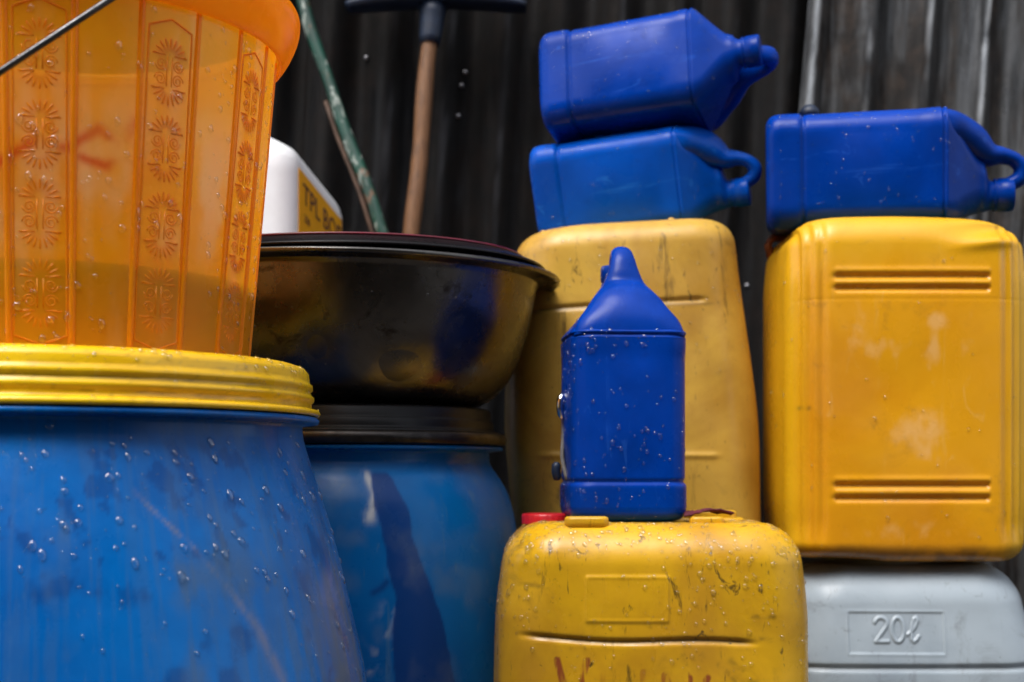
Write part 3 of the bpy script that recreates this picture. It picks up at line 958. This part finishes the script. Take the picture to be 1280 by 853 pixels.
# scrap of cloth by the handle
u, v = np.meshgrid(np.linspace(-1, 1, 26), np.linspace(-1, 1, 14))
cz = .0078 + .0060 * vnoise(u * 2.2 + 4, v * 2 + 4, 81, 3) - .003 * np.abs(u) ** 3
Pc = np.stack([.021 * u * (1 + .15 * (vnoise(v * 3 + 2, u * 0 + 1, 5, 2) - .5)), .010 * v * (1 - .35 * u), cz], 2)
lowc = Pc.copy(); lowc[..., 2] -= .0014
V = np.concatenate([Pc.reshape(-1, 3), lowc.reshape(-1, 3)])
M_, N_ = u.shape
F = grid_faces(M_, N_, False) + [f[::-1] for f in grid_faces(M_, N_, False, M_ * N_)]
bd = list(range(N_)) + [i * N_ + N_ - 1 for i in range(1, M_)] + [(M_ - 1) * N_ + j for j in range(N_ - 2, -1, -1)] + [i * N_ for i in range(M_ - 2, 0, -1)]
F += [[bd[i], M_ * N_ + bd[i], M_ * N_ + bd[(i + 1) % len(bd)], bd[(i + 1) % len(bd)]] for i in range(len(bd))]
o = link('cloth_scrap', mesh('cloth_scrap', V, F), M_CLOTH, None, (.168, 1.222, FT - .0005))
tag(o, 'crumpled maroon cloth scrap lying beside the grimy jerrycan handle', 'cloth')

# --- mid can on the ledge, faded
MX, MY, MZ = .1285, 1.513, .3725
mc = empty('jerrycan', (MX, MY, MZ), 'faded mustard yellow jerrycan behind the upright blue jug', 'jerrycan', 'plastic jerrycans')


def m_disp(x, z):
    d = groove(x, z, -.105, .072, .272 + .006 * (x + .1) / .17, .0022, .0028, .006)
    d += -groove(x, z, -.10, .078, .124, .0026, .0016, .006)
    return d + .0065 * (vnoise(x * 9 + 3, z * 9, 63, 3) - .5)


def m_mask(X, Y, Z, nx, ny):
    m = np.zeros(X.shape + (3,))
    m[..., 1] = S(.6, .95, -ny)[None] * .6 * np.exp(-((Z - .270 - .006 * (X + .1) / .17) / .0016) ** 2) * S(-.11, -.09, X) * S(.078, .066, X)
    return m


def m_warp(X, Y, Z, nx, ny, ins):
    return X - .017 * (Z / .37) + .004, Y, Z + S(.2, .36, Z) * .055 * (X + .02) * 1.0 - S(.3, .36, Z) * .06 * np.maximum(-X - .04, 0)


mbody, _ = jerry_body('body', .258, .19, .361, .05, .026, .03, M_YEL_M, mc, lambda u: 1 - .13 * S(.35, 1.05, u) - .03 * S(.5, 0, u), lambda u: 1 - .06 * S(.5, 1, u), (.008, .005), m_disp, m_mask, (.1, 1), .0018, warp=m_warp)
for px, pz in ((-.078, .3525), (.052, .3655)):
    q = lathe([(.0036, -.004), (.0034, .0006), (.0022, .0016), (.0006, .0019)], 14)
    link('moulded_pip', grid_mesh('moulded_pip', q, True, True, True), M_YEL_M, mc, (px - .018, -.06, pz))
droplets(mc, mbody, 260, .0005, .0017, lambda c, n, l: S(EYE + .02, EYE + .25, c[:, 2]), 1.2, 6, 2.4)

# --- white can at the bottom of the right stack
WX, WY, WH = .3905, 1.478, .389
wc_ = empty('jerrycan', (WX, WY, 0), 'white translucent jerrycan with raised capacity mark under the orange-yellow jerrycan', 'jerrycan', 'plastic jerrycans')


def arc_pts(cx, cz, rx, rz, a0, a1, n=14):
    return [(cx + rx * math.cos(R(a0 + (a1 - a0) * k / n)), cz + rz * math.sin(R(a0 + (a1 - a0) * k / n))) for k in range(n + 1)]


def mark_20l(ox, oz, h):
    s = h
    two = [(ox + p[0] * s, oz + p[1] * s) for p in arc_pts(.26, .74, .25, .25, 165, -25) + [(.02, .02), (.54, .02)]]
    zero = [(ox + p[0] * s, oz + p[1] * s) for p in arc_pts(.95, .5, .25, .49, 0, 360, 28)]
    ell = [(ox + p[0] * s, oz + p[1] * s) for p in [(1.34, .30), (1.50, .42), (1.66, .62), (1.76, .85), (1.72, .98), (1.62, .93), (1.55, .70), (1.49, .40), (1.50, .12), (1.58, .02), (1.70, .10), (1.80, .24)]]
    return two, zero, ell


MARK = mark_20l(-.0400, .3160, .0235)


def w_disp(x, z):
    rect = seg_dist(x, z, [(-.0660, .3455), (.0275, .3445), (.0275, .3035), (-.0660, .3045), (-.0660, .3455)])
    d = -.0007 * S(0, .002, np.minimum(np.minimum(x + .0660, .0275 - x), np.minimum(.345 - z, z - .304)))
    d += .0004 * np.exp(-(rect / .0013) ** 2)
    for p in MARK:
        d += .0013 * S(.0024, .0006, seg_dist(x, z, p))
    d += groove(x, z, -.14, .14, .2910, .0026, .0035, .004)
    return d + .0050 * (vnoise(x * 9 + 3, z * 9, 67, 3) - .5)


def w_mask(X, Y, Z, nx, ny):
    m = np.zeros(X.shape + (3,))
    m[..., 1] = .55 * np.exp(-((Z - .2897) / .0018) ** 2)
    for p in MARK:
        e = seg_dist(X, Z, p)
        m[..., 1] = np.maximum(m[..., 1], .22 * S(.0042, .0026, e) * S(.0012, .0024, e) * S(.6, .95, -ny)[None])
    return m


wbody, _ = jerry_body('body', .270, .216, WH, .055, .038, .03, M_WHITE_CAN, wc_, lambda u: 1 - .15 * S(.66, 1.02, u), lambda u: 1 - .10 * S(.70, 1.0, u), (.004, .004), w_disp, w_mask, (.55, 1), .0011)
q = lathe([(.062, -.004), (.062, .0), (.060, .0022), (.05, .003), (.045, .0012), (.01, .001)], 96)
link('moulded_ring', grid_mesh('moulded_ring', q, True, False, True), M_WHITE_CAN, wc_, (-.008, -.005, WH + .0005))

# --- right can, standing on the white one
RX, RY, RZ = .3890, 1.468, WH + .0036
rc_ = empty('jerrycan', (RX, RY, RZ), 'bright orange-yellow jerrycan with fluted corners standing on the white jerrycan', 'jerrycan', 'plastic jerrycans')
RH = .3345


def r_disp(x, z):
    d = np.zeros_like(x)
    for zc in (.2765, .2648, .0745, .0620):
        d += groove(x, z, -.077, .072, zc, .0026, .0034, .0025)
        d += .0010 * np.exp(-((z - zc - .0058) / .003) ** 2) * S(-.08, -.075, x) * S(.075, .07, x)
    d += groove(x, z, -.2, .2, .2545, .0007, .0005, .004)
    # dents: crease in the top right corner, soft hollow in the middle
    d += -.0075 * np.exp(-((z - .322 - .10 * (x - .06)) / .008) ** 2 - ((x - .078) / .034) ** 2)
    d += .0030 * np.exp(-((z - .308 - .13 * (x - .06)) / .006) ** 2 - ((x - .075) / .03) ** 2)
    d += -.0030 * np.exp(-((z - .17) / .05) ** 2 - ((x) / .05) ** 2)
    return d + .0032 * (vnoise(x * 9 + 3, z * 9, 69, 3) - .5)


def r_warp(X, Y, Z, nx, ny, ins):
    fl = np.zeros(X.shape)
    for c, w, d in ((.0895, .0034, .0036), (.1010, .0036, .0044), (.1110, .0032, .0046)):
        for sg in (-1, 1):
            fl += -d * np.exp(-((X - sg * c) / w) ** 2) * S(.06, -.0, ny)[None]
    fl *= S(.010, .04, Z) * S(.02, .004, ins)[:, None]
    sag = S(.03, 0, Z) * (-.0035 * np.sin(X * 26 + .6)) + S(RH - .03, RH, Z) * (.004 * np.exp(-((X + .02) / .09) ** 2) - .004 * np.exp(-((X - .1) / .03) ** 2))
    return X + nx[None] * fl, Y + ny[None] * fl, Z + np.maximum(sag, np.where(Z < .03, -Z * 0 - .0, -1))


def r_mask(X, Y, Z, nx, ny):
    m = np.zeros(X.shape + (3,))
    fr_ = S(.6, .95, -ny)[None]
    blob = np.zeros_like(X)
    for (cx, cz, sx, sz, a_) in ((.003, .128, .03, .022, .8), (.01, .115, .016, .026, .6), (.02, .232, .012, .010, .9), (.018, .205, .012, .022, .7), (-.035, .207, .035, .012, .5), (-.055, .225, .018, .03, .35), (.05, .215, .01, .03, .4), (.0, .030, .08, .012, .35)):
        blob = np.maximum(blob, a_ * np.exp(-((X - cx) / sx) ** 2 - ((Z - cz) / sz) ** 2))
    m[..., 0] = fr_ * .75 * S(.42, .88, blob * .7 + .7 * vnoise(X * 110, Z * 75, 91, 5) - .12) * S(.05, .3, blob)
    m[..., 1] = .8 * S(.022, .004, Z) * S(.35, .65, vnoise(X * 60, Z * 60, 92, 4))
    fl = np.zeros_like(X)
    for c in (.0905, .1025, .1125):
        fl = np.maximum(fl, np.exp(-((np.abs(X) - c) / .002) ** 2))
    m[..., 1] = np.maximum(m[..., 1], .35 * fl * fr_ * S(.3, .6, vnoise(X * 40, Z * 10, 93, 3)))
    m[..., 2] = .85 * np.maximum(np.maximum(S(.078, .112, X), S(-.095, -.12, X)), S(.265, .33, Z)) * (.6 + .4 * vnoise(X * 30, Z * 12, 94, 3))
    for (px, pz) in ((-.108, .150), (-.1005, .1495)):
        m[..., 1] = np.maximum(m[..., 1], np.exp(-(np.hypot(X - px, Z - pz) / .0022) ** 2))
    return m


rbody, _ = jerry_body('body', .2395, .19, RH, .042, .027, .018, M_YEL_R, rc_, lambda u: 1 - .035 * S(.8, 1, u) - .02 * S(.2, 0, u), None, (.003, .003), r_disp, r_mask, (0, 1), .0014, warp=r_warp)
q = MB()
q.tube([(-.110, .055, .312), (-.115, .055, .330), (-.111, .055, .3375), (-.088, .055, .339)], .0042, 8)
q.tube([(-.114, .062, .318), (-.092, .062, .339)], .003, 8)
o = q.build('cap_strap', M_ORANGE, rc_); tag(o, 'brown orange strap loop')
droplets(rc_, rbody, 90, .0006, .0020, None, 1.8, 7, 2.6)
droplets(wc_, wbody, 60, .0005, .0014, lambda c, n, l: S(EYE - .16, EYE - .12, c[:, 2]), 1.3, 17)

# ------------------------------------------------------------------ blue jugs


def make_jug(mat):
    """5 litre jug: square body, base band, shoulder groove, loop handle over the top, screw cap beside it. handle side is -x."""
    h = .054
    rows = []                                        # z, half x, half y, corner radius, centre x
    for k in range(9):
        a = math.pi / 2 * k / 8
        rows.append((.010 * (1 - math.cos(a)), h - .0 - .010 * (1 - math.sin(a)), h - .010 * (1 - math.sin(a)), .0205, 0))
    for z in np.arange(.012, .160, .0011):
        gr = .0016 * math.exp(-((z - .0345) / .0018) ** 2) - .0004 * S(.036, .028, z) + .0008 * S(.03, .038, z)
        gr -= .0006 * S(.140, .156, z)
        rows.append((z, h - gr, h - gr, .0205, 0))
    for z in np.arange(.160, .165, .0008):
        gr = .0016 * math.exp(-((z - .1622) / .0013) ** 2)
        rows.append((z, h - gr, h - gr, .0205, 0))
    sh = catmull([(.1655, .0538, .0538, .0205, 0), (.173, .0470, .0470, .018, .0040), (.181, .0410, .0395, .020, .0070), (.189, .0345, .0320, .022, .0110), (.197, .0285, .0250, .022, .0150), (.2035, .0245, .0215, .0200, .0180), (.2075, .0165, .0160, .0155, .0250), (.2110, .0142, .0142, .0141, .0265), (.217, .0138, .0138, .0137, .0265)], 6)
    rows += [tuple(r) for r in sh]
    A = np.array(rows)
    X, Y, nx, ny, ss = rrect(A[:, 1], A[:, 2], np.minimum(A[:, 3], np.minimum(A[:, 1], A[:, 2]) * .995), 26, 26, 10)
    X = X + A[:, 4:5]
    Z = np.repeat(A[:, 0:1], X.shape[1], 1)
    # faces slightly hollow between the bands
    hol = .0030 * (1 - ss ** 2)[None] * S(.04, .08, Z) * S(.155, .12, Z)
    X = X + nx[None] * hol; Y = Y + ny[None] * hol
    P = np.stack([X, Y, Z], 2)
    body_ = grid_mesh('body', P, True, True, True)
    # handle: swept flat section, wide on the shoulder, narrow at the top
    hp = catmull([(-.0350, .1600, .0522, .0185), (-.0325, .1735, .0476, .0190), (-.0265, .186, .0380, .0188), (-.0175, .198, .0290, .0168), (-.0115, .2095, .0206, .0114), (-.0100, .2215, .0146, .0080), (-.0060, .2325, .0116, .0068), (.0020, .2390, .0102, .0074), (.0110, .2375, .0100, .0074), (.0165, .2290, .0098, .0072), (.0190, .2180, .0098, .0070)], 7)
    T = np.gradient(hp[:, :2], axis=0); T /= np.linalg.norm(T, axis=1)[:, None]
    nrm = np.stack([-T[:, 1], T[:, 0]], 1)
    th = np.arange(28) * 2 * math.pi / 28
    ex = (.50 + .44 * S(.163, .185, hp[:, 1]))[:, None]
    cs = np.sign(np.cos(th)) * np.abs(np.cos(th))[None] ** ex; sn = np.sign(np.sin(th)) * np.abs(np.sin(th))[None] ** ex
    G = np.zeros((len(hp), 28, 3))
    G[..., 0] = hp[:, 0:1] + nrm[:, 0:1] * hp[:, 3:4] * sn
    G[..., 1] = hp[:, 2:3] * -cs
    G[..., 2] = hp[:, 1:2] + nrm[:, 1:2] * hp[:, 3:4] * sn
    handle_ = grid_mesh('handle', G, True, True, True)
    cp = lathe([(.0145, 0), (.0158, .0005), (.0158, .002), (.0150, .0024), (.0150, .0040), (.0160, .0046), (.0160, .0170), (.0152, .0185), (.012, .0190), (.001, .0190)], 60)
    cp[5:7, ::2, :2] *= .965
    cap_ = grid_mesh('cap', cp, True, True, True)
    for me in (body_, handle_, cap_): me.materials.append(mat)
    return body_, handle_, cap_


JUG_A = make_jug(M_BLUE_JUG)
JUG_B = make_jug(M_BLUE_JUG2)


def jug(label, loc, rot, scale, meshes):
    e = empty('jug', loc, label, 'jug', 'blue plastic jugs')
    e.matrix_world = Matrix.Translation(loc) @ rot.to_4x4() @ Matrix.Diagonal((*(scale if isinstance(scale, tuple) else (scale,) * 3), 1))
    b_ = link('body', meshes[0], None, e)
    link('handle', meshes[1], None, e)
    link('cap', meshes[2], None, e, (.0265, 0, .2130))
    bpy.context.view_layer.update()
    return e, b_


def axes(x, y, z): return Matrix((x, y, z)).transposed()


LIE = axes((0, 0, -1), (0, 1, 0), (1, 0, 0))           # on its side, neck to +x, handle uppermost
# upright jug: handle side faces the lens
j0, jb0 = jug('upright deep blue jug standing on the grimy yellow jerrycan', (.0975, 1.262, FH + .0006), Matrix.Rotation(R(95), 3, 'Z'), (.94, .94, .985), JUG_A)
droplets(j0, jb0, 380, .0006, .0023, lambda c, n, l: .25 + S(.3, .6, vnoise(c[:, 0] * 30 + 9, c[:, 2] * 30, 59, 3)) + (l[:, 2] > .16) * .8, 1.4, 8, 2.2)
droplets(j0, j0.children[1], 150, .0006, .0018, None, 1.3, 9, 2.0)
q = MB()
q.tube(catmull([(-.052, -.010, .036), (-.0565, -.008, .055), (-.0555, -.006, .075), (-.0545, -.006, .092)], 5), .0020, 7)
cord = q.build('strap', M_CORD, j0)
cord.rotation_euler.z = R(-95)
q = MB(); q.tube(catmull([(-.0555, -.010, .0915), (-.0585, -.013, .097), (-.0585, -.013, .107), (-.0560, -.010, .112)], 4), [.0022] + [.0034] * 11 + [.0022], 8)
clip = q.build('clip', M_BRIGHT, j0); clip.rotation_euler.z = R(-95)
q = MB(); q.tube(catmull([(-.0600, -.004, .036), (-.0625, -.006, .043), (-.0615, -.006, .052)], 4), [.002] + [.0042] * 7 + [.002], 8)
buckle = q.build('buckle', M_DKBLUE, j0); buckle.rotation_euler.z = R(-95)

# lying jugs
MT = .3725 + .361
rot2 = Matrix.Rotation(R(-17), 3, 'Z') @ Matrix.Rotation(R(-4.5), 3, 'Y') @ Matrix.Rotation(R(14), 3, 'X') @ LIE
j2, jb2 = jug('pale blue jug lying on its side on the mustard jerrycan', (.034, 1.545, MT + .0475), rot2, .955, JUG_B)
rot1 = Matrix.Rotation(R(-18), 3, 'Z') @ Matrix.Rotation(R(-4.5), 3, 'Y') @ Matrix.Rotation(R(-100), 3, 'X') @ LIE
j1, jb1 = jug('blue jug lying across the top of another blue jug, screw cap uppermost', (.043, 1.530, MT + .1500), rot1, .985, JUG_A)
rot3 = Matrix.Rotation(R(-10), 3, 'Z') @ Matrix.Rotation(R(-.6), 3, 'Y') @ Matrix.Rotation(R(5), 3, 'X') @ LIE
j3, jb3 = jug('deep blue jug lying on its side on the orange-yellow jerrycan', (.264, 1.478, RZ + RH + .0590), rot3, 1.06, JUG_A)
for k, (e, b_) in enumerate(((j1, jb1), (j2, jb2), (j3, jb3))):
    droplets(e, b_, 240, .0004, .0014, lambda c, n, l: .4 + (n[:, 2] > .2) * 1.0, 1.2, 20 + k, 2.4)
o = link('bottle_cap', grid_mesh('bottle_cap', lathe([(.0105, 0), (.0105, .006), (.0085, .009), (.005, .0125), (.001, .0135)], 40), True, True, True), M_DKBLUE, None, (.3085, 1.475, RZ + RH + .1205))
tag(o, 'small dark blue bottle cap on top of the lying jug by the grey sheet', 'cap')

# ------------------------------------------------------------------ white container behind the basin
tx = Vector((.232, .973, 0)); lx = Vector((-.973, .232, 0))
wrot = axes(tuple(-lx), tuple(tx), (0, 0, 1))          # local +x is the labelled side, -y faces the yard
cen = Vector((-.253, 1.622, 0)) + tx * .095 + lx * .09
wj = empty('plastic_container', (cen.x, cen.y, .3725), 'white plastic container with orange label standing behind the basin', 'container', mat=wrot)
rows = [(.0, .080, .085, .02), (.004, .088, .093, .022), (.012, .090, .095, .024)] + [(z, .090, .095, .024) for z in np.arange(.02, .44, .012)]
rows += [tuple(r) for r in catmull([(.445, .090, .095, .024), (.458, .086, .091, .026), (.470, .074, .080, .028), (.482, .058, .070, .030), (.492, .048, .060, .030), (.506, .040, .050, .028), (.514, .030, .040, .02)], 5)]
A = np.array(rows)
X, Y, nx, ny, ss = rrect(A[:, 1], A[:, 2], A[:, 3], 16, 16, 8)
Z = np.repeat(A[:, 0:1], X.shape[1], 1)
X = X - .015 * S(.46, .51, Z); Y = Y - .02 * S(.46, .51, Z)
Z = Z - .26 * (Y + .095) * S(.26, .46, Z) + .027
link('body', grid_mesh('body', np.stack([X, Y, Z], 2), True, True, True), M_WHITE, wj)
lab = MB()
lab.box(.0903, .0912, -.071, .071, .30, .441)
lab.V[0][:, 2] -= .26 * (lab.V[0][:, 1] + .095) - .025
lb = lab.build('label', M_LABEL, wj, smooth=False)


def text_mesh(s, size):
    cu = bpy.data.curves.new('lettering', 'FONT')
    cu.body = s; cu.size = size; cu.extrude = .0002; cu.align_x = 'LEFT'
    ob = bpy.data.objects.new('tmp_text', cu)
    COL.objects.link(ob)
    bpy.context.view_layer.update()
    me = bpy.data.meshes.new_from_object(ob.evaluated_get(bpy.context.evaluated_depsgraph_get()))
    bpy.data.objects.remove(ob)
    me.name = 'lettering'
    return me


for s, size, yy, zz_ in (('TPL BOE', .034, -.060, .431), ('TEX', .026, -.01, .397), ('250', .012, -.056, .411)):
    tm = text_mesh(s, size)
    for v in tm.vertices: v.co.y -= .26 * (v.co.x + yy + .095)
    o = link('lettering', tm, M_INK, lb)
    o.matrix_parent_inverse = Matrix.Identity(4)
    o.matrix_local = Matrix.Translation((.0916, yy, zz_)) @ axes((0, 1, 0), (0, 0, 1), (1, 0, 0)).to_4x4()

# ------------------------------------------------------------------ pole and broom against the wall
p0, p1 = Vector((-.022, 1.70, .374)), Vector((-.345, 1.872, 1.30))
pts = []
for k in range(41):
    t = k / 40
    p = p0.lerp(p1, t)
    pts.append((p.x + .0018 * math.sin(t * 17) + .001 * math.sin(t * 41), p.y + .001 * math.sin(t * 23), p.z))
gp = empty('pole', tuple(p0), 'thin green pole with chipped paint leaning on the dark iron sheet', 'pole')
q = MB(); q.tube([tuple(Vector(p) - p0) for p in pts], [.0078 + .0004 * math.sin(k * .9) for k in range(41)], 14)
q.build('shaft', M_POLE, gp)
q = MB(); q.tube([tuple(Vector(p) - p0 + Vector((-.0125, .006, 0))) for p in pts[:26]], .0030, 8)
q.build('rusty_rod', simple('rusty_rod', (.10, .055, .035), .6, .3, .5, 60), gp)

br = empty('broom', (-.160, 1.742, .374), 'upside-down broom with worn wooden handle and dark blue head against the dark sheet', 'broom')
a_, b_ = Vector((0, 0, 0)), Vector((.0555, .092, .676))
q = MB()
q.tube([tuple(a_.lerp(b_, t) + Vector((.0012 * math.sin(t * 19), 0, 0))) for t in np.linspace(0, 1, 40)], [.0106 + .0005 * math.sin(t * 31) + (.0007 if abs(t - .74) < .012 else 0) for t in np.linspace(0, 1, 40)], 16)
q.build('handle', M_WOOD, br)
q = MB(); q.tube([tuple(a_.lerp(b_, t)) for t in (.972, .985, 1.0, 1.03, 1.05)], [.0128, .0142, .0150, .0165, .020], 18)
q.build('socket', M_DKBLUE, br)
# head block: arched bar
hx = np.linspace(-1, 1, 41)
rows = []
hc = a_.lerp(b_, 1.052)
for x in hx:
    w_, t_ = .024 * (1 - .35 * abs(x) ** 6), .0085 * (1 - .45 * abs(x) ** 4)
    z_ = hc.z + .006 - .010 * x * x
    th = np.arange(16) * 2 * math.pi / 16
    cs = np.sign(np.cos(th)) * np.abs(np.cos(th)) ** .6; sn = np.sign(np.sin(th)) * np.abs(np.sin(th)) ** .6
    rows.append(np.stack([np.full(16, hc.x + .004 + .116 * x), hc.y + w_ * cs, z_ + t_ * sn], 1))
link('head', grid_mesh('head', np.array(rows), True, True, True), M_DKBLUE, br)
q = MB()
for k in range(420):
    x = random.uniform(-.94, .94); y = random.uniform(-.7, .7)
    x2 = x * 1.15 + random.uniform(-.04, .04); y2 = y * 1.5
    zb_ = hc.z + .008 - .010 * x * x
    q.tube([(hc.x + .116 * x, hc.y + .024 * y, zb_), (hc.x + .116 * (x + x2) / 2, hc.y + .024 * (y + y2) / 2 , zb_ + .045), (hc.x + .116 * x2, hc.y + .02 * y2 , zb_ + random.uniform(.08, .095))], .0009, 3)
o = q.build('bristles', M_BRISTLE, br); o['kind'] = 'stuff'

bpy.context.view_layer.update()
